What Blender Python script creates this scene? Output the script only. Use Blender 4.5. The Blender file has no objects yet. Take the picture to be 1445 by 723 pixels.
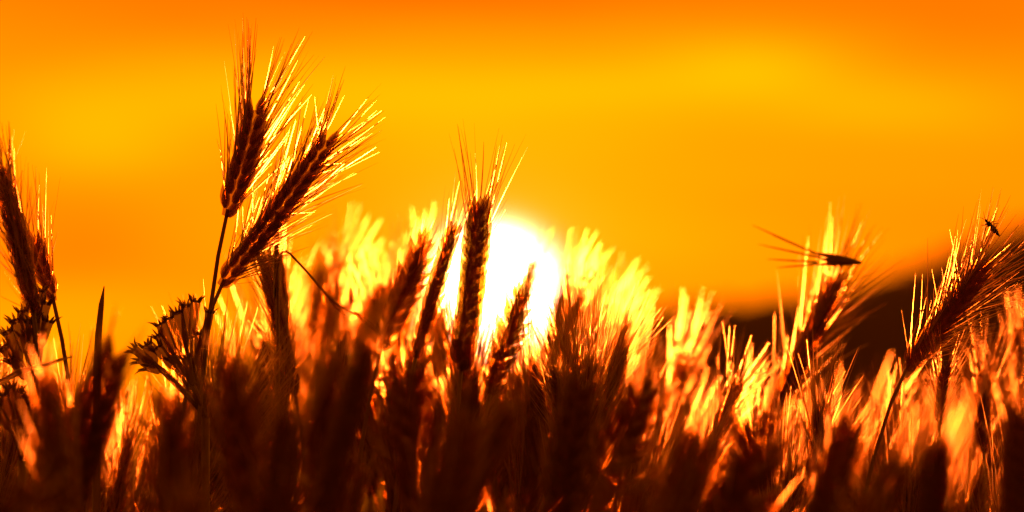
import bpy, math, random
from mathutils import Vector, Matrix

random.seed(11)
scene = bpy.context.scene
COL = scene.collection

# ------------------------------------------------------------------ camera model
W0, H0 = 1445.0, 723.0
HFOV = math.radians(12.0)
FOC = 18.0 / math.tan(HFOV / 2)
PITCH = math.radians(3.87)
CAM = Vector((0.0, 0.0, 0.75))
FWD = Vector((0, math.cos(PITCH), math.sin(PITCH)))
UPV = Vector((0, -math.sin(PITCH), math.cos(PITCH)))
RGT = Vector((1, 0, 0))
K = 36.0 / W0 / FOC                      # tangent units per photo pixel


def at(px, py, d):
    """point of the field that lies d metres away along the view axis."""
    return CAM + FWD * d + RGT * ((px - W0 / 2) * K * d) + UPV * (-(py - H0 / 2) * K * d)


def sunvec():
    return (at(697, 416, 1.0) - CAM).normalized()


SUN = sunvec()
SUN_EL = math.asin(SUN.z)
SUN_AZ = math.atan2(SUN.x, SUN.y)

# ------------------------------------------------------------------ materials


def newmat(name):
    m = bpy.data.materials.new(name)
    m.use_nodes = True
    nt = m.node_tree
    nt.nodes.clear()
    out = nt.nodes.new('ShaderNodeOutputMaterial')
    return m, nt, out


def straw(name, c1, c2, scale, rough, trans, gloss_w, gloss_rough, fwd=0.0, thin=0.0, stretch=(1, 1, .25)):
    m, nt, out = newmat(name)
    N, L = nt.nodes.new, nt.links.new
    tc = N('ShaderNodeTexCoord')
    mp = N('ShaderNodeMapping')
    mp.inputs['Scale'].default_value = stretch
    L(tc.outputs['Object'], mp.inputs['Vector'])
    nz = N('ShaderNodeTexNoise')
    nz.inputs['Scale'].default_value = scale
    nz.inputs['Detail'].default_value = 4
    L(mp.outputs[0], nz.inputs['Vector'])
    oi = N('ShaderNodeObjectInfo')
    add = N('ShaderNodeMath'); add.operation = 'MULTIPLY_ADD'
    add.inputs[1].default_value = .5
    L(oi.outputs['Random'], add.inputs[0])
    L(nz.outputs['Fac'], add.inputs[2])
    cr = N('ShaderNodeValToRGB')
    cr.color_ramp.elements[0].position = .35
    cr.color_ramp.elements[0].color = (*c1, 1)
    cr.color_ramp.elements[1].position = 1.0
    cr.color_ramp.elements[1].color = (*c2, 1)
    L(add.outputs[0], cr.inputs['Fac'])
    pb = N('ShaderNodeBsdfPrincipled')
    pb.inputs['Roughness'].default_value = rough
    pb.inputs['Specular IOR Level'].default_value = .4
    L(cr.outputs[0], pb.inputs['Base Color'])
    bp = N('ShaderNodeBump')
    bp.inputs['Strength'].default_value = .4
    bp.inputs['Distance'].default_value = .0006
    L(nz.outputs['Fac'], bp.inputs['Height'])
    L(bp.outputs[0], pb.inputs['Normal'])
    tr = N('ShaderNodeBsdfTranslucent')
    L(cr.outputs[0], tr.inputs['Color'])
    mx = N('ShaderNodeMixShader'); mx.inputs[0].default_value = trans
    L(pb.outputs[0], mx.inputs[1]); L(tr.outputs[0], mx.inputs[2])
    last = mx
    if gloss_w > 0:
        gl = N('ShaderNodeBsdfAnisotropic')
        gl.inputs['Color'].default_value = (.9, .72, .35, 1)
        gl.inputs['Roughness'].default_value = gloss_rough
        fr = N('ShaderNodeFresnel'); fr.inputs['IOR'].default_value = 1.5
        ml = N('ShaderNodeMath'); ml.operation = 'MULTIPLY'; ml.inputs[1].default_value = gloss_w
        L(fr.outputs[0], ml.inputs[0])
        m2 = N('ShaderNodeMixShader')
        L(ml.outputs[0], m2.inputs[0])
        L(mx.outputs[0], m2.inputs[1]); L(gl.outputs[0], m2.inputs[2])
        last = m2
    if fwd > 0:                                    # thin straw passes light on, mostly forwards
        for wt, ior, rg in ((fwd, 1.35, .34), (fwd * 4, 1.07, .40)):
            rf = N('ShaderNodeBsdfRefraction')
            rf.inputs['Color'].default_value = (.97, .92, .75, 1)
            rf.inputs['IOR'].default_value = ior
            rf.inputs['Roughness'].default_value = rg
            m3 = N('ShaderNodeMixShader'); m3.inputs[0].default_value = wt
            L(last.outputs[0], m3.inputs[1]); L(rf.outputs[0], m3.inputs[2])
            last = m3
    if thin > 0:                                   # papery chaff: a little of the sun comes straight through
        tp = N('ShaderNodeBsdfTransparent')
        tp.inputs['Color'].default_value = (1, .85, .45, 1)
        m4 = N('ShaderNodeMixShader'); m4.inputs[0].default_value = thin
        L(last.outputs[0], m4.inputs[1]); L(tp.outputs[0], m4.inputs[2])
        last = m4
    L(last.outputs[0], out.inputs['Surface'])
    return m


M_HUSK = straw('dry_husk', (.16, .048, .007), (.32, .115, .022), 420, .5, .12, .9, .25, thin=.55)
M_AWN = straw('awn_straw', (.40, .19, .04), (.60, .34, .10), 700, .4, .30, .35, .25, fwd=.018, stretch=(1, 1, .5))
M_STALK = straw('straw_stalk', (.20, .08, .015), (.40, .20, .05), 160, .45, .08, .5, .3, stretch=(1, 1, .15))
M_LEAF = straw('dry_leaf', (.14, .055, .010), (.32, .15, .03), 120, .5, .35, .2, .35, fwd=.08)
M_FLOWER = straw('dry_flower', (.14, .05, .012), (.33, .15, .035), 300, .6, .15, .5, .3, thin=.3)
M_INSECT = straw('insect_shell', (.012, .008, .006), (.03, .018, .01), 900, .35, .0, .1, .3)


def earth(name, c1, c2, s):
    m, nt, out = newmat(name)
    N, L = nt.nodes.new, nt.links.new
    tc = N('ShaderNodeTexCoord')
    nz = N('ShaderNodeTexNoise'); nz.inputs['Scale'].default_value = s; nz.inputs['Detail'].default_value = 8
    L(tc.outputs['Object'], nz.inputs['Vector'])
    cr = N('ShaderNodeValToRGB')
    cr.color_ramp.elements[0].position = .3; cr.color_ramp.elements[0].color = (*c1, 1)
    cr.color_ramp.elements[1].position = .7; cr.color_ramp.elements[1].color = (*c2, 1)
    L(nz.outputs['Fac'], cr.inputs['Fac'])
    pb = N('ShaderNodeBsdfPrincipled'); pb.inputs['Roughness'].default_value = .95
    pb.inputs['Specular IOR Level'].default_value = .1
    L(cr.outputs[0], pb.inputs['Base Color'])
    bp = N('ShaderNodeBump'); bp.inputs['Strength'].default_value = .6; bp.inputs['Distance'].default_value = .03
    L(nz.outputs['Fac'], bp.inputs['Height']); L(bp.outputs[0], pb.inputs['Normal'])
    L(pb.outputs[0], out.inputs['Surface'])
    return m


M_SOIL = earth('dry_soil', (.07, .045, .025), (.16, .105, .06), 6)
M_HILL = earth('hill_scrub', (.06, .020, .005), (.13, .044, .011), .5)

# ------------------------------------------------------------------ mesh helpers


X, Y, Z = Vector((1, 0, 0)), Vector((0, 1, 0)), Vector((0, 0, 1))


class MB:
    def __init__(s):
        s.v, s.f = [], []

    def tube(s, pts, radii, n=5, cap=True, flat=1.0, ref=None):
        b = len(s.v)
        m = len(pts)
        d0 = (pts[-1] - pts[0])
        if d0.length < 1e-9:
            return
        d0.normalize()
        r = Vector(ref) if ref else (Vector((1, 0, 0)) if abs(d0.x) < .8 else Vector((0, 1, 0)))
        for i, p in enumerate(pts):
            a = pts[max(i - 1, 0)]; c = pts[min(i + 1, m - 1)]
            t = (c - a).normalized()
            u = (r - t * r.dot(t)).normalized()
            w = t.cross(u)
            for k in range(n):
                an = 2 * math.pi * k / n
                s.v.append(p + u * (math.cos(an) * radii[i]) + w * (math.sin(an) * radii[i] * flat))
        for i in range(m - 1):
            for k in range(n):
                k2 = (k + 1) % n
                s.f.append((b + i * n + k, b + i * n + k2, b + (i + 1) * n + k2, b + (i + 1) * n + k))
        if cap:
            s.f.append(tuple(b + k for k in reversed(range(n))))
            s.f.append(tuple(b + (m - 1) * n + k for k in range(n)))

    def blade(s, pts, radii, ref=None):
        """a bristle: a slender keeled blade, V-shaped in section like a real awn."""
        b = len(s.v)
        m = len(pts)
        d0 = (pts[-1] - pts[0]).normalized()
        r = ref or (X if abs(d0.x) < .8 else Y)
        for i, p in enumerate(pts):
            t = (pts[min(i + 1, m - 1)] - pts[max(i - 1, 0)]).normalized()
            u = (r - t * r.dot(t)).normalized()
            w = t.cross(u)
            s.v += [p + (u * .95 + w * .3) * radii[i], p - (u * .1 + w * .2) * radii[i], p + (w * .3 - u * .95) * radii[i]]
        for i in range(m - 1):
            for k in (0, 1):
                a = b + i * 3 + k
                s.f.append((a, a + 1, a + 4, a + 3))

    def mesh(s, name, mat, smooth=True):
        me = bpy.data.meshes.new(name)
        me.from_pydata([tuple(v) for v in s.v], [], s.f)
        me.materials.append(mat)
        if smooth:
            me.polygons.foreach_set('use_smooth', [True] * len(me.polygons))
        me.update()
        return me


def link(name, data, parent=None, loc=(0, 0, 0)):
    o = bpy.data.objects.new(name, data)
    COL.objects.link(o)
    o.location = loc
    if parent:
        o.parent = parent
    return o


def tag(o, label, cat=None, group=None, kind=None):
    if label: o['label'] = label
    if cat: o['category'] = cat
    if group: o['group'] = group
    if kind: o['kind'] = kind
    return o




def ear_meshes(seed, L, nodes, ang, sp_len, awn, spread, awn_from=0.0, keep=1.0, bend=0.0, bristle=.6, rough=0.0, rad=.15):
    """an ear along +Z from the origin: husks in two ranks of three, and the beard of awns."""
    R = random.Random(seed)
    husk, beard = MB(), MB()
    rp = [Vector((bend * t * t, 0, L * t)) for t in [i / 8 for i in range(9)]]
    husk.tube(rp, [.0014, .0024, .0026, .0026, .0026, .0025, .0024, .0020, .0010], 8)
    for i in range(nodes + 1):
        t = i / nodes
        top = i == nodes
        p = Vector((bend * t * t, 0, L * t * .97))
        T = Vector((2 * bend * t, 0, L)).normalized()
        side = 1 if i % 2 else -1
        tap = .72 + .5 * math.sin(math.pi * min(1, .12 + t * .8))
        for k in (-1, 0, 1):
            a = math.radians(ang * R.uniform(.7, 1.25) + rough * R.uniform(-4, 14))
            if top:
                a *= .35
            b = math.radians(ang * .75 * R.uniform(.6, 1.3)) * k
            d = (T * math.cos(a) + X * (side * math.sin(a)) + Y * math.sin(b)).normalized()
            q = p + X * (side * .0012) + Y * (k * .0012)
            l = sp_len * tap * R.uniform(.88, 1.12) * (1 if k == 0 else .86)
            r = sp_len * rad * tap * R.uniform(.9, 1.1)
            prof = [(0, .35), (.18, .85), (.42, 1), (.68, .72), (.88, .3), (1, .06)]
            husk.tube([q + d * (l * u) + T * (.06 * l * u * u) for u, _ in prof], [r * w for _, w in prof], 6)
            tip = q + d * l + T * (.06 * l)
            # long awns
            for rep in range(3 if awn_from == 0 else 2):
                if t < awn_from or R.random() > keep or (rep and R.random() < .35):
                    continue
                s = math.radians(spread * R.uniform(.45, 1.2)) * (.35 if top else (1.1 - .45 * t))
                s2 = math.radians(spread * .6 * R.gauss(0, .5) + k * spread * .3)
                dd = (T * math.cos(s) + X * (side * math.sin(s)) + Y * math.sin(s2)).normalized()
                al = awn * R.uniform(.75, 1.15) * (.8 + .3 * math.sin(math.pi * t))
                curve = (X * side * R.uniform(-.3, .6) + Y * R.uniform(-.4, .4)) * (al * .10)
                us = [0, .15, .35, .55, .78, 1]
                beard.blade([tip - d * (l * .12) + dd * (al * u) + curve * (u * u) for u in us],
                            [.00026, .00025, .00022, .00018, .00013, .00005], Vector((R.gauss(0, 1), R.gauss(0, 1), .1)).normalized())
            if R.random() < bristle and t >= awn_from:
                s = math.radians(spread * R.uniform(.9, 1.7))
                s2 = math.radians(spread * R.gauss(0, .7))
                dd = (T * math.cos(s) + X * (side * math.sin(s)) + Y * math.sin(s2)).normalized()
                al = awn * R.uniform(.4, .75)
                q2 = q + d * (l * .3)
                beard.blade([q2 + dd * (al * u) for u in (0, .3, .65, 1)], [.0002, .00019, .00014, .00005], Vector((R.gauss(0, 1), R.gauss(0, 1), .1)).normalized())
    return husk.mesh('ear', M_HUSK), beard.mesh('beard', M_AWN)


EARS = {
    'short': ear_meshes(1, .045, 14, 15, .0115, .034, 18, bend=.003, rad=.14),
    'long': ear_meshes(2, .078, 24, 15, .0105, .030, 24, bend=.004),
    'thick': ear_meshes(3, .068, 24, 14, .0100, .036, 17, awn_from=.74, keep=.75, bend=.002, bristle=.3, rad=.2),
    'broad': ear_meshes(7, .070, 20, 17, .0115, .040, 27, bend=.004, bristle=.8, rad=.165),
    'slim': ear_meshes(8, .070, 20, 16, .0098, .032, 15, awn_from=.6, keep=.6, bend=.002, bristle=.4, rad=.15),
    'stub': ear_meshes(9, .068, 20, 16, .0108, .014, 16, awn_from=.3, keep=.5, bend=.003, bristle=.2, rad=.18),
    'ragged': ear_meshes(4, .060, 15, 26, .0120, .012, 20, keep=.35, bend=.003, bristle=.1, rough=1.0),
    'fan': ear_meshes(5, .050, 16, 17, .0115, .042, 28, bend=-.003, bristle=.9),
    'tuft': ear_meshes(6, .032, 8, 15, .0120, .034, 24, bend=.001),
}
FILL = []
for i in range(7):
    rr = random.Random(50 + i)
    key = 'mixed%d' % i
    EARS[key] = ear_meshes(20 + i, rr.uniform(.048, .075), rr.randint(13, 20), rr.uniform(15, 19), rr.uniform(.0105, .0125),
                           rr.uniform(.030, .042), rr.uniform(17, 26), bend=rr.uniform(-.006, .008))
    FILL.append(key)
EAR_LEN = {'short': .045, 'long': .078, 'thick': .068, 'broad': .070, 'slim': .070, 'stub': .068, 'ragged': .060, 'fan': .050, 'tuft': .032}
for i in range(7):
    EAR_LEN['mixed%d' % i] = max(v.co.z for v in EARS['mixed%d' % i][0].vertices) - .010


def bez(p0, p1, p2, p3, n):
    out = []
    for i in range(n + 1):
        t = i / n
        out.append(p0 * (1 - t) ** 3 + p1 * (3 * t * (1 - t) ** 2) + p2 * (3 * t * t * (1 - t)) + p3 * t ** 3)
    return out


def leaf_mesh(p, dirv, length, width, droop, twist=0.0, name='leaf'):
    mb = MB()
    n = 9
    d = dirv.normalized()
    side = d.cross(Z)
    if side.length < 1e-4: side = X.copy()
    side.normalize()
    for i in range(n + 1):
        t = i / n
        c = p + d * (length * t) - Z * (droop * t * t)
        w = width * .5 * (math.sin(math.pi * (.12 + .88 * t)) ** .7 if t < 1 else .02)
        an = twist * t
        s = side * math.cos(an) + Z * math.sin(an)
        nn = s.cross(d).normalized()
        for k, h in ((-1, .25), (0, 0), (1, .25)):
            mb.v.append(c + s * (w * k) + nn * (w * h))
    for i in range(n):
        b = i * 3
        for k in (0, 1):
            mb.f.append((b + k, b + k + 1, b + k + 4, b + k + 3))
    return mb.mesh(name, M_LEAF)


PLANTS = []


def plant(base, tip, kind, label, group, roll=None, R=random, leaf=0, scale=None, width=1.0):
    """one bearded grass plant: stalk from the ground to base, ear from base to tip."""
    axis = (tip - base)
    ln = axis.length
    axis.normalize()
    sc = ln / EAR_LEN[kind] if scale is None else scale
    foot = Vector((base.x - axis.x * .08 + R.uniform(-.03, .03), base.y - axis.y * .08 + R.uniform(-.03, .03), 0))
    root = bpy.data.objects.new('barley_plant', None)
    root.empty_display_size = .03
    COL.objects.link(root)
    root.location = foot
    tag(root, label, 'barley', group)
    b = base - foot
    p1 = b - axis * .07 - Z * .03
    p2 = Vector((p1.x * .7, p1.y * .7, max(.15, p1.z * .5)))
    pts = bez(b + axis * .003, p1, p2, Vector((0, 0, 0)), 18)
    st = MB()
    st.tube(pts, [.0008 + .0010 * (i / 18) for i in range(19)], 7)
    link('stalk', st.mesh('stalk', M_STALK), root)
    q = axis.to_track_quat('Z', 'Y')
    rl = R.uniform(0, math.tau) if roll is None else math.pi / 2 + .35 + roll
    mat = Matrix.Translation(b) @ q.to_matrix().to_4x4() @ Matrix.Rotation(rl, 4, 'Z') @ Matrix.Diagonal((sc * width, sc * width, sc, 1))
    e = link('ear', EARS[kind][0], root)
    e.matrix_local = mat
    link('beard', EARS[kind][1], e)
    for j in range(leaf):
        t = R.randint(6, 12)
        a = R.uniform(0, math.tau)
        dv = Vector((math.cos(a), math.sin(a), R.uniform(.6, 1.6)))
        link('leaf', leaf_mesh(pts[t], dv, R.uniform(.12, .22), R.uniform(.006, .010), R.uniform(.02, .14), R.uniform(-1.5, 1.5)), root)
    PLANTS.append(root)
    return root


# ------------------------------------------------------------------ the ears one can pick out
G_SHARP = 'ears one can pick out along the top of the crop'
# base px, tip px, depth of base, depth of tip, ear kind, roll, label
KEY = [
    ((318, 305), (372, 160), 2.00, 2.00, 'short', .1, 'tallest bearded ear, sharp against the sky with long awns fanning upwards on a bare stem'),
    ((310, 402), (474, 208), 2.01, 2.00, 'long', .2, 'long dense ear leaning right, gold-rimmed awns along its side, just below the tallest ear'),
    ((650, 522), (684, 296), 2.00, 1.99, 'thick', .0, 'thick upright ear standing dark across the sun disc with awns only at its top'),
    ((585, 505), (640, 328), 2.03, 2.04, 'slim', .6, 'stout ear leaning right over the left edge of the sun, beside the thick upright one'),
    ((536, 492), (602, 346), 2.05, 2.06, 'ragged', .3, 'slim ragged ear outermost left of the pair crossing the left edge of the sun'),
    ((690, 556), (738, 420), 2.04, 2.05, 'ragged', .0, 'short jagged ear without long awns inside the right half of the sun'),
    ((48, 440), (3, 245), 1.93, 1.92, 'long', .4, 'large dark ear cut by the left border, leaning left with a red-lit beard'),
    ((77, 425), (46, 345), 2.00, 2.00, 'tuft', .0, 'small open ear on a thin curved stem beside the large dark ear at the border'),
    ((418, 556), (372, 368), 2.10, 2.10, 'long', .9, 'dark ear leaning left under the long dense ear, its awns glowing in thick strokes'),
    ((1276, 520), (1395, 385), 2.00, 2.00, 'broad', .1, 'dense ear leaning right before the dark hill, an insect on its awns'),
    ((1088, 592), (1184, 408), 2.2, 2.21, 'broad', .3, 'blurred ear with dark core and broad glowing beard, under the loose spikelet'),
    ((1325, 600), (1330, 520), 1.98, 1.98, 'fan', .2, 'dark little ear with sparse thin awns crossing, standing below the insect ear'),
    ((1150, 690), (1160, 590), 2.00, 2.00, 'tuft', 1.2, 'narrow sharp tuft of bright awns low beside the blurred broad-bearded ear'),
    ((1215, 700), (1262, 560), 2.20, 2.24, 'long', .8, 'bright orange blurred ear leaning right, left of the small dark ear with crossing awns'),
    ((800, 650), (792, 530), 1.97, 1.98, 'fan', .1, 'broad dark ear right of the sun, bright sharp awns fanning to its right'),
    ((845, 600), (880, 500), 2.06, 2.07, 'fan', 1.0, 'ear behind the broad dark fan ear with awns sweeping far right'),
    ((925, 640), (962, 520), 2.36, 2.38, 'fan', .3, 'blurred ear whose thick amber awn strokes rise in front of the hill foot'),
    ((1000, 640), (1035, 545), 2.10, 2.10, 'fan', .5, 'ear with stiff upright amber awns, midway between sun and loose spikelet'),
    ((880, 650), (915, 550), 1.85, 1.86, 'mixed1', .3, 'dark slim ear leaning right in the gap after the broad fan ear'),
    ((1388, 640), (1385, 530), 2.15, 2.15, 'fan', .8, 'upright ear with thick glowing awns right of the small dark crossing-awn ear'),
    ((1440, 600), (1436, 480), 2.30, 2.30, 'mixed3', .2, 'blurred glowing ear at the right border under the dense leaning ear'),
    ((405, 470), (392, 370), 2.22, 2.22, 'short', .7, 'upright ear of sparkling husks just right of the left-leaning dark ear'),
    ((440, 480), (456, 380), 2.45, 2.5, 'mixed2', .2, 'washed-out pale ear left of the sun behind the long dense ear'),
    ((520, 500), (560, 400), 2.4, 2.42, 'fan', .2, 'white-hot ear with awns spiking up at the left rim of the sun'),
    ((770, 500), (800, 410), 2.35, 2.37, 'fan', .4, 'white-hot ear with spreading awns at the right rim of the sun'),
    ((800, 540), (850, 450), 2.5, 2.52, 'fan', .9, 'pale blurred ear with long streaking awns leaning right from the sun'),
    ((455, 500), (478, 390), 2.45, 2.47, 'fan', .1, 'pale glowing ear with tall white awns just left of the white-hot one'),
    ((560, 510), (590, 370), 2.35, 2.37, 'broad', .5, 'bright ear with a dense comb of white awns behind the slim ragged ear'),
    ((720, 490), (745, 380), 2.45, 2.47, 'broad', .8, 'ear burnt out white behind the short jagged ear over the sun'),
    ((842, 580), (885, 468), 2.40, 2.42, 'broad', .2, 'yellow blurred ear with swept awns fading into the sky right of the sun'),
    ((505, 500), (530, 408), 2.28, 2.3, 'broad', 1.4, 'glowing ear with crowded white bristles at the lower left of the sun'),
    ((620, 530), (628, 440), 2.3, 2.32, 'fan', 1.1, 'small bright-bristled ear between the slim pair and the thick ear'),
    ((785, 505), (818, 422), 2.3, 2.31, 'fan', .6, 'ear with a few long white awns reaching outwards right of the sun'),
    ((480, 520), (500, 420), 2.5, 2.52, 'fan', .9, 'faint yellow blurred ear in the glow between long dense ear and sun'),
]
for (b, t, d0, d1, kind, roll, lab) in KEY:
    plant(at(*b, d0), at(*t, d1), kind, lab, G_SHARP, roll, random.Random(b[0]), leaf=0, width={48: 1.5, 1276: 1.2, 1092: 1.3, 418: 1.2, 310: 1.1, 318: 1.15, 650: 1.2, 585: 1.1, 536: 1.0, 690: 1.1}.get(b[0], 1.0))

# ------------------------------------------------------------------ the rest of the crop, ear by ear
def interp(tab, x):
    for (x0, y0), (x1, y1) in zip(tab, tab[1:]):
        if x <= x1:
            return y0 + (y1 - y0) * (x - x0) / (x1 - x0)
    return tab[-1][1]


SKY = [(-80, 470), (0, 480), (100, 540), (200, 550), (300, 520), (380, 460), (440, 420), (520, 440), (600, 430), (720, 440), (800, 450),
       (860, 500), (920, 565), (1000, 585), (1060, 600), (1120, 600), (1200, 600), (1280, 600), (1360, 580), (1445, 560), (1530, 550)]
FRONT = [(-80, 540), (50, 555), (140, 520), (200, 590), (270, 580), (330, 540), (390, 610), (450, 560), (510, 520), (590, 525), (660, 620), (720, 640), (800, 560),
         (860, 610), (920, 590), (1000, 640), (1060, 610), (1180, 610), (1260, 670), (1330, 650), (1430, 610), (1530, 610)]

RF = random.Random(77)
NEAR_WORDS = ['blurred dark', 'soft shadowed', 'large dim brown', 'broad dark red', 'hazy near']
MID_WORDS = ['amber-rimmed', 'half-lit brown', 'dark-bodied', 'glinting', 'gold-bearded']
FAR_WORDS = ['small glowing', 'faint orange', 'soft yellow-lit', 'out-of-focus amber', 'pale blurred']
USED = {}
LAND = [(-40, 'at the left border'), (75, 'below the small border ear'), (143, 'under the grass blade'), (250, 'below the flower cluster'),
        (330, 'under the long dense ear'), (415, 'below the left-leaning ear'), (500, 'left of the sun'), (580, 'under the slim pair'),
        (655, 'below the thick ear'), (735, 'under the jagged ear'), (800, 'beside the fan ear'), (890, 'right of the fan ear'),
        (960, 'under the amber strokes'), (1035, 'by the stiff awns'), (1110, 'below the loose spikelet'), (1180, 'by the narrow tuft'),
        (1250, 'below the orange ear'), (1325, 'by the crossing-awn ear'), (1400, 'under the insect'), (1490, 'at the right border')]


def lean_word(dx):
    a = abs(dx)
    if a < 8: return 'standing upright'
    s = 'right' if dx > 0 else 'left'
    return ('leaning slightly ' if a < 28 else 'leaning hard ') + s


def fill_label(words, px, py, dx):
    land = min(LAND, key=lambda l: abs(l[0] - px))[1]
    h = 'high' if py < 520 else ('midway up' if py < 610 else 'low')
    for w in RF.sample(words, len(words)):
        for shape in RF.sample(['bearded ear', 'ear with spread awns', 'ear with close awns', 'narrow ear', 'plump ear'], 5):
            s = '%s %s %s, %s %s' % (w, shape, lean_word(dx), h, land)
            if s not in USED:
                USED[s] = 1
                return s
    return s


def scatter(n, d_lo, d_hi, table, dy_lo, dy_hi, words, group, leaf_p, xlo=-70, xhi=1515, kinds=None, width=1.0):
    for i in range(n):
        px = xlo + (xhi - xlo) * (i + RF.uniform(.05, .95)) / n
        d = RF.uniform(d_lo, d_hi)
        py = interp(table, px) + RF.uniform(dy_lo, dy_hi) ** 1.0
        lenm = RF.uniform(.045, .075)
        lp = lenm / (K * d)
        lean = RF.gauss(.16, .24)
        dx = lp * math.sin(lean)
        bx, by = px - dx, py + lp * math.cos(lean)
        dt = RF.uniform(-.02, .02)
        plant(at(bx, by, d), at(px, py, d + dt), RF.choice(kinds or FILL), fill_label(words, px, py, dx), group, None, RF, width=width,
              leaf=1 if RF.random() < leaf_p else 0)


for px, py, d, lean in ((62, 548, 1.62, -.1), (140, 500, 1.7, .05), (245, 575, 1.6, .0), (328, 528, 1.68, -.12), (396, 600, 1.55, .1), (452, 532, 1.66, -.05), (512, 498, 1.64, .08),
                        (592, 522, 1.7, -.03), (640, 600, 1.55, .2), (702, 585, 1.62, .12), (800, 545, 1.72, .0), (893, 555, 1.74, .22), (965, 630, 1.6, .0), (1048, 605, 1.66, .1),
                        (1182, 606, 1.7, .04), (1256, 668, 1.66, .2), (1332, 640, 1.6, .0), (1428, 598, 1.68, -.08)):
    lp = RF.uniform(.055, .075) / (K * d)
    lean = lean * 1.5 + RF.gauss(.06, .12)
    plant(at(px - lp * math.sin(lean), py + lp * math.cos(lean), d), at(px, py, d + RF.uniform(-.015, .015)), RF.choice(['stub', 'ragged', 'stub', 'thick']),
          fill_label(NEAR_WORDS, px, py, lp * math.sin(lean)), 'dark blurred ears nearest the camera', None, RF, width=1.35)
scatter(9, 1.4, 1.75, FRONT, 60, 170, NEAR_WORDS, 'dark blurred ears nearest the camera', .5, kinds=['stub', 'ragged'], width=1.25)
scatter(66, 2.02, 2.32, SKY, 25, 210, MID_WORDS, 'ears in the middle of the crop', .12)
scatter(68, 2.32, 3.1, SKY, 30, 190, FAR_WORDS, 'glowing ears behind the sharp ones', 0)

# far crop: nobody could count it
mb = MB()
RG = random.Random(5)
for i in range(1700):
    d = 5.5 + 23 * RG.random() ** 1.8
    x = RG.uniform(-1, 1) * (d * .13 + .3)
    z = RG.uniform(.72, .90)
    p = Vector((x, d, z))
    ax = Vector((RG.gauss(.15, .2), RG.gauss(0, .2), 1)).normalized()
    mb.tube([Vector((x - ax.x * .2, d - ax.y * .2, 0)), p - ax * .06, p], [.0014, .001, .001], 4)
    mb.tube([p, p + ax * .02, p + ax * .045, p + ax * .065], [.002, .0055, .005, .001], 5)
    for k in range(9):
        dv = (ax + Vector((RG.gauss(0, .25), RG.gauss(0, .25), 0))).normalized()
        q = p + ax * RG.uniform(.015, .06)
        mb.tube([q, q + dv * .02, q + dv * .04], [.0005, .0004, .0001], 3, cap=False)
tag(link('distant_barley', mb.mesh('distant_barley', M_AWN)), 'distant ripe barley crop running back towards the hill', 'barley crop', None, 'stuff')

# ------------------------------------------------------------------ loose spikelet, insect, blade, flowers, leaf, broken stalk


def empty(name, loc, label, cat, group=None):
    o = bpy.data.objects.new(name, None)
    o.empty_display_size = .02
    COL.objects.link(o)
    o.location = loc
    return tag(o, label, cat, group)


# loose spikelet caught across the awns of the blurred ear
dS = 2.16
o0 = at(1216, 371, dS)
sp = empty('loose_spikelet', o0, 'loose dark spikelet lying sideways on the awns of the blurred broad-bearded ear', 'spikelet')
hb, aw = MB(), MB()
for (tx, ty, r) in ((1148, 357, .0016), (1156, 366, .0019), (1150, 374, .0013)):
    e = at(tx, ty, dS) - o0
    hb.tube([e * u for u in (0, .2, .5, .8, 1)], [.0006, r * .8, r, r * .6, .0003], 6)
for (sx, sy, tx, ty) in ((1150, 358, 1062, 318), (1158, 364, 1070, 345), (1152, 373, 1096, 378), (1156, 360, 1090, 332), (1154, 370, 1082, 366)):
    s, e = at(sx, sy, dS) - o0, at(tx, ty, dS + .01) - o0
    aw.tube([s + (e - s) * u for u in (0, .4, .75, 1)], [.0005, .0004, .0003, .0001], 4)
link('husk', hb.mesh('husk', M_STALK), sp)
link('beard', aw.mesh('beard', M_STALK), sp)

# insect
o0 = at(1401, 322, 1.995)
ins = MB()
h, tl = at(1391, 311, 1.995) - o0, at(1411, 334, 1.995) - o0
ax = (tl - h)
wid = [(-.03, .0003), (.0, .0006), (.06, .0006), (.10, .0004), (.15, .0009), (.28, .0011), (.36, .0008), (.45, .0011), (.58, .00115), (.72, .0009), (.88, .0005), (1.0, .0002)]
ins.tube([h + ax * u for u, _ in wid], [w for _, w in wid], 8)
perp = FWD.cross(ax).normalized()
an = ax.normalized()
for u in (.18, .30, .42):
    for s in (-1, 1):
        p = h + ax * u + FWD * (.0003 * s)
        k1 = p + perp * (s * .0017) - an * .0004
        k2 = k1 + perp * (s * .0012) + an * (.0010 if u > .2 else -.0010)
        ins.tube([p, k1, k2], [.00022, .00018, .00010], 5)
for s in (-1, 1):
    ins.tube([h, h - an * .0016 + perp * (s * .0006), h - an * .0034 + perp * (s * .0017)], [.00014, .0001, .00006], 4)
for u in (.5, .62, .74):
    for s in (-1, 1):
        p = h + ax * u
        ins.tube([p, p + perp * (s * .0016) + an * .0004], [.00014, .00005], 4)
tag(link('insect', ins.mesh('insect', M_INSECT), None, o0), 'small slender black insect clinging across the awn tips before the sky', 'insect')

# grass blade
o0 = at(137, 520, 1.98); o0.z = 0
g = at(137, 520, 1.98)
bl = MB()
pts = [Vector((0, 0, 0)), (g - o0) * .6, g - o0, at(139, 470, 1.98) - o0, at(143, 430, 1.98) - o0, at(147, 404, 1.98) - o0]
bl.tube(pts, [.0018, .0018, .0016, .0014, .0011, .0002], 6, flat=.35)
tag(link('grass_blade', bl.mesh('grass_blade', M_STALK), None, o0), 'single pointed grass blade standing upright against the sky left of the flower cluster', 'grass blade')


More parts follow.
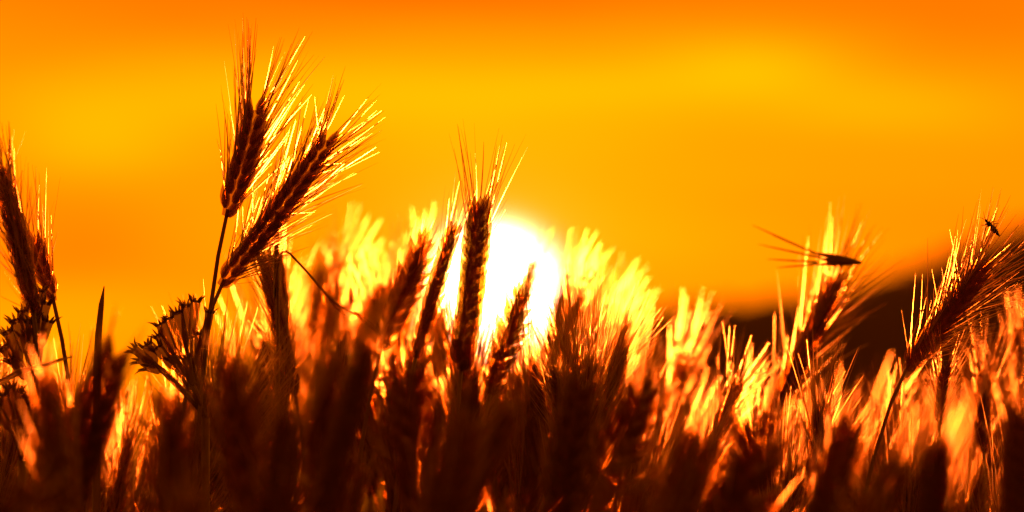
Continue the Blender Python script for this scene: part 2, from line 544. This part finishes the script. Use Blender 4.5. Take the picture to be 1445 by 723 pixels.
def floret(mb, a, b, r, R):
    """dry tubular flower head from a to b that ends in a ring of pointed teeth."""
    d = (b - a)
    L = d.length
    d.normalize()
    mb.tube([a, a + d * L * .12, a + d * L * .4, a + d * L * .8, b], [r * .4, r * .8, r * .92, r, r * 1.1], 9)
    u = d.cross(Y if abs(d.y) < .9 else X).normalized()
    w = d.cross(u)
    n = 9
    for k in range(n):
        an = math.tau * k / n + R.uniform(-.2, .2)
        o = u * math.cos(an) + w * math.sin(an)
        p = b + o * r * .85 - d * r * .3
        tl = r * R.uniform(.9, 1.7)
        mb.tube([p, p + d * tl * .6 + o * tl * .35, p + d * tl + o * tl * R.uniform(.5, 1.0)], [r * .28, r * .2, r * .03], 5)


def flower(centre, heads, d, r, label, seed):
    """dry weed: a stem and tubular heads, each given by its tip and its base."""
    R = random.Random(seed)
    foot = at(centre[0] + 15, centre[1], d + .03); foot.z = 0
    root = empty('wildflower', foot, label, 'wildflower', 'dry weed flowers among the ears')
    c = at(*centre, d) - foot
    st = MB()
    st.tube(bez(Vector((0, 0, 0)), Vector((0, 0, c.z * .5)), c - Vector((0, 0, .15)), c, 12), [.0018] * 13, 7)
    link('stem', st.mesh('stem', M_STALK), root)
    for (tx, ty, bx, by) in heads:
        dd = d + R.uniform(-.012, .012)
        t, a = at(tx, ty, dd) - foot, at(bx, by, dd + R.uniform(-.004, .004)) - foot
        pd = MB()
        pd.tube(bez(c, c + (a - c) * .4 + Vector((0, 0, .002)), a - (t - a) * .6, a, 6), [.0009, .0008, .0007, .0007, .0007, .0008, .0009], 5)
        floret(pd, a, t, r * R.uniform(.85, 1.15), R)
        link('flower_head', pd.mesh('flower_head', M_FLOWER), root)
    return root


flower((290, 590), [(276, 424, 270, 478), (262, 430, 262, 485), (250, 440, 263, 492), (238, 449, 254, 497), (226, 456, 247, 500), (223, 473, 250, 512), (221, 490, 246, 520),
                    (188, 492, 216, 512), (206, 486, 220, 514), (194, 506, 222, 517), (296, 440, 287, 492), (240, 503, 264, 530), (262, 505, 272, 545), (205, 515, 228, 524), (280, 470, 280, 520)],
       2.0, .0021, 'dry weed with a domed cluster of tubular tooth-edged flowers left of the long dense ear', 3)
flower((52, 600), [(10, 468, 30, 508), (22, 452, 36, 498), (32, 438, 40, 480), (50, 428, 50, 470), (57, 410, 52, 450), (64, 426, 54, 470), (6, 490, 30, 520), (34, 472, 44, 515),
                   (68, 452, 56, 492), (18, 506, 38, 535), (54, 470, 52, 520), (44, 452, 46, 500)],
       1.98, .0023, 'dark weed with ragged flower heads crowded beneath the large border ear', 4)
flower((30, 650), [(3, 556, 18, 596), (14, 545, 22, 590), (26, 550, 28, 594), (38, 560, 32, 602), (-6, 575, 14, 606), (46, 572, 38, 612)],
       1.93, .0023, 'low dark weed with few flower heads at the left border', 5)

# curled dark leaf at the left
o0 = at(-20, 560, 1.92); o0.z = 0
lf = MB()
path = [at(-30, 548, 1.92), at(0, 540, 1.92), at(30, 524, 1.92), at(60, 517, 1.92), at(85, 508, 1.92), at(104, 503, 1.92)]
lf.tube([p - o0 for p in path], [.0022, .0040, .0042, .0030, .0022, .0004], 7, flat=.3)
lf.tube([Vector((0, 0, 0)), Vector((-.02, 0, .4)), path[0] - o0], [.0016, .0014, .0014], 6)
tag(link('withered_leaf', lf.mesh('withered_leaf', M_LEAF), None, o0), 'withered dark leaf bent sideways between the left border flowers', 'leaf')

# broken stalk bent down to the right in front of the glow
o0 = at(392, 500, 2.05); o0.z = 0
bs = MB()
path = [at(392, 520, 2.05), at(388, 420, 2.05), at(398, 356, 2.05), at(425, 375, 2.05), at(470, 425, 2.05), at(515, 452, 2.05), at(552, 488, 2.05)]
full = [Vector((0, 0, 0))] + [p - o0 for p in path]
sm = []
for i in range(len(full) - 1):
    p0 = full[max(i - 1, 0)]; p1 = full[i]; p2 = full[i + 1]; p3 = full[min(i + 2, len(full) - 1)]
    for k in range(4):
        t = k / 4
        sm.append(.5 * ((2 * p1) + (p2 - p0) * t + (2 * p0 - 5 * p1 + 4 * p2 - p3) * t * t + (3 * p1 - p0 - 3 * p2 + p3) * t ** 3))
sm.append(full[-1])
root = empty('broken_stalk', o0, 'thin broken stalk bent over to the right in the glow left of the sun', 'stalk')
bs.tube(sm, [.0008 - .0005 * i / len(sm) for i in range(len(sm))], 6)
link('stem', bs.mesh('stem', M_STALK), root)
for (a, b) in (((462, 418), (488, 446)), ((500, 440), (540, 474))):
    hk = MB()
    p, q = at(*a, 2.05) - o0, at(*b, 2.052) - o0
    hk.tube([p + (q - p) * u for u in (0, .25, .55, .85, 1)], [.0004, .0010, .0012, .0007, .0002], 6)
    link('husk', hk.mesh('husk', M_HUSK), root)

# ------------------------------------------------------------------ ground, hill
mb = MB()
n = 60
for j in range(n + 1):
    for i in range(n + 1):
        x = -58 + 116 * i / n
        y = -8 + 70 * j / n
        mb.v.append(Vector((x, y, 0)))
for j in range(n):
    for i in range(n):
        a = j * (n + 1) + i
        mb.f.append((a, a + 1, a + n + 2, a + n + 1))
tag(link('ground', mb.mesh('ground', M_SOIL)), 'dry soil of the barley field', None, None, 'structure')

DH = 32.0
prof = [(-9000, 820), (700, 700), (760, 560), (830, 480), (900, 440), (980, 424), (1080, 418), (1150, 412), (1215, 396), (1270, 376), (1330, 354), (1400, 330), (1470, 312), (1600, 290), (1800, 262), (2400, 262), (9000, 300)]
mb = MB()
RH = random.Random(9)
xs = [500 + 15 * i for i in range(160)]
prev = None
rows = 7
for px in xs:
    top = at(px, interp(prof, px), DH)
    hz = max(.02, top.z + RH.uniform(-.03, .03))
    for r in range(rows):
        t = r / (rows - 1)
        y = top.y - 12 * (1 - t) if t <= 1 else top.y
        z = hz * (math.sin(t * math.pi / 2) ** 1.4) - .01
        mb.v.append(Vector((top.x * (y / top.y) ** .3, y, z + (RH.uniform(-.05, .05) if 0 < r < rows - 1 else 0))))
    mb.v.append(Vector((top.x, top.y + 20, -.02)))
m = rows + 1
for i in range(len(xs) - 1):
    for r in range(rows):
        a = i * m + r
        mb.f.append((a, a + m, a + m + 1, a + 1))
tag(link('hill', mb.mesh('hill', M_HILL)), 'dark hill rising to the right behind the crop', None, None, 'structure')

# ------------------------------------------------------------------ sky
world = bpy.data.worlds.new('World')
scene.world = world
world.use_nodes = True
nt = world.node_tree
nt.nodes.clear()
N, L = nt.nodes.new, nt.links.new


def mth(op, a, b=None, c=None, clamp=False):
    nd = N('ShaderNodeMath'); nd.operation = op; nd.use_clamp = clamp
    for i, v in enumerate((a, b, c)):
        if v is None: continue
        if isinstance(v, (int, float)): nd.inputs[i].default_value = v
        else: L(v, nd.inputs[i])
    return nd.outputs[0]


def vmul(a, b, op='MULTIPLY'):
    nd = N('ShaderNodeVectorMath'); nd.operation = op
    for i, v in enumerate((a, b)):
        if isinstance(v, tuple): nd.inputs[i].default_value = v
        else: L(v, nd.inputs[i])
    return nd.outputs[0] if op != 'DOT_PRODUCT' else nd.outputs['Value']


def vscale(a, s):
    nd = N('ShaderNodeVectorMath'); nd.operation = 'SCALE'
    if isinstance(a, tuple): nd.inputs[0].default_value = a
    else: L(a, nd.inputs[0])
    if isinstance(s, (int, float)): nd.inputs['Scale'].default_value = s
    else: L(s, nd.inputs['Scale'])
    return nd.outputs[0]


tc = N('ShaderNodeTexCoord')
D = tc.outputs['Generated']
sx = N('ShaderNodeSeparateXYZ'); L(D, sx.inputs[0])
az = mth('MULTIPLY', mth('ARCTAN2', sx.outputs[0], sx.outputs[1]), 180 / math.pi)
el = mth('MULTIPLY', mth('ARCSINE', sx.outputs[2]), 180 / math.pi)
sky = N('ShaderNodeTexSky')
sky.sky_type = 'NISHITA'
sky.sun_disc = False
sky.sun_elevation = SUN_EL
sky.sun_rotation = SUN_AZ
sky.air_density = 2.0
sky.dust_density = 4.0
# evening air: the clear sky seen through a thick warm veil
base = vmul(vscale(sky.outputs[0], .05), (1.0, .30, .0))


def pix(px, py):
    v = (at(px, py, 1) - CAM).normalized()
    return math.degrees(math.atan2(v.x, v.y)), math.degrees(math.asin(v.z))


PPD = W0 / 12.0


def blob(px, py, sx_, sy_):
    a0, e0 = pix(px, py)
    u = mth('POWER', mth('DIVIDE', mth('SUBTRACT', az, a0), sx_ / PPD), 2.0)
    v = mth('POWER', mth('DIVIDE', mth('SUBTRACT', el, e0), sy_ / PPD), 2.0)
    return mth('EXPONENT', mth('MULTIPLY', mth('ADD', u, v), -1.0))


# thin cloud veils low in the sky (bright bands and dull gaps)
bands = None
for (px, py, a, b, w) in ((1065, 92, 130, 38, .85), (1230, 140, 170, 36, .45), (880, 118, 180, 34, .35), (560, 130, 420, 50, .75), (130, 195, 140, 60, .8), (1300, 170, 190, 40, .30), (690, 260, 330, 120, .62), (60, 470, 260, 60, .55),
                          (110, 320, 130, 60, -.35), (700, -20, 1100, 75, -.65), (880, 370, 330, 120, .3), (1350, 20, 300, 70, -.25), (1250, 290, 260, 50, -.1)):
    t = mth('MULTIPLY', blob(px, py, a, b), w)
    bands = t if bands is None else mth('ADD', bands, t)
cmb = N('ShaderNodeCombineXYZ')
L(mth('MULTIPLY', az, .18), cmb.inputs[0]); L(mth('MULTIPLY', el, 1.5), cmb.inputs[1])
nz = N('ShaderNodeTexNoise'); nz.inputs['Scale'].default_value = .8; nz.inputs['Detail'].default_value = 5
L(cmb.outputs[0], nz.inputs['Vector'])
bands = mth('ADD', bands, mth('MULTIPLY', mth('SUBTRACT', nz.outputs['Fac'], .5), .9))
cosg = vmul(D, tuple(SUN), 'DOT_PRODUCT')
# brightness towards the sunset, dusk on the far side
side = mth('POWER', mth('MULTIPLY_ADD', cosg, .5, .5, True), 4.5)
glow_amt = mth('MULTIPLY_ADD', side, .86, .14)
mixg = mth('MULTIPLY_ADD', bands, .21, .245)
crgb = N('ShaderNodeCombineXYZ')
crgb.inputs[0].default_value = 1.05
L(mixg, crgb.inputs[1]); crgb.inputs[2].default_value = 0.0
veil = vscale(crgb.outputs[0], glow_amt)
# aureole and disc of the sun
ang = mth('MULTIPLY', mth('ARCCOSINE', mth('MINIMUM', cosg, .9999999)), 180 / math.pi)
aur = mth('EXPONENT', mth('MULTIPLY', mth('POWER', mth('DIVIDE', ang, 0.75), 1.6), -1.0))
disc = mth('EXPONENT', mth('MULTIPLY', mth('POWER', mth('DIVIDE', ang, .45), 2.5), -1.0))
tot = vmul(veil, base, 'ADD')
tot = vmul(tot, vscale((.6, .3, .06), aur), 'ADD')
tot = vmul(tot, vscale((120.0, 70.0, 42.0), disc), 'ADD')
bg = N('ShaderNodeBackground')
bg.inputs['Strength'].default_value = 1.0
L(tot, bg.inputs['Color'])
wo = N('ShaderNodeOutputWorld')
L(bg.outputs[0], wo.inputs['Surface'])

sun = bpy.data.lights.new('sun', 'SUN')
sun.energy = 5.0
sun.angle = math.radians(.5)
sun.color = (1.0, .118, .008)
so = bpy.data.objects.new('sun', sun)
COL.objects.link(so)
so.location = (0, 30, 20)
so.rotation_euler = (-SUN).to_track_quat('-Z', 'Y').to_euler()

# ------------------------------------------------------------------ camera
cd = bpy.data.cameras.new('camera')
cd.lens = FOC
cd.sensor_width = 36
cd.clip_start = .05
cd.clip_end = 2000
cd.dof.use_dof = True
cd.dof.focus_distance = 2.0
cd.dof.aperture_fstop = 9.0
cd.dof.aperture_blades = 9
co = bpy.data.objects.new('camera', cd)
COL.objects.link(co)
co.location = CAM
co.rotation_euler = (math.pi / 2 + PITCH, 0, 0)
scene.camera = co

scene.render.engine = 'CYCLES'
scene.cycles.use_denoising = True
scene.cycles.max_bounces = 8
scene.cycles.transparent_max_bounces = 40
scene.view_settings.view_transform = 'Standard'
scene.view_settings.look = 'None'
scene.view_settings.exposure = 0
scene.view_settings.gamma = 1
scene.view_settings.use_curve_mapping = False
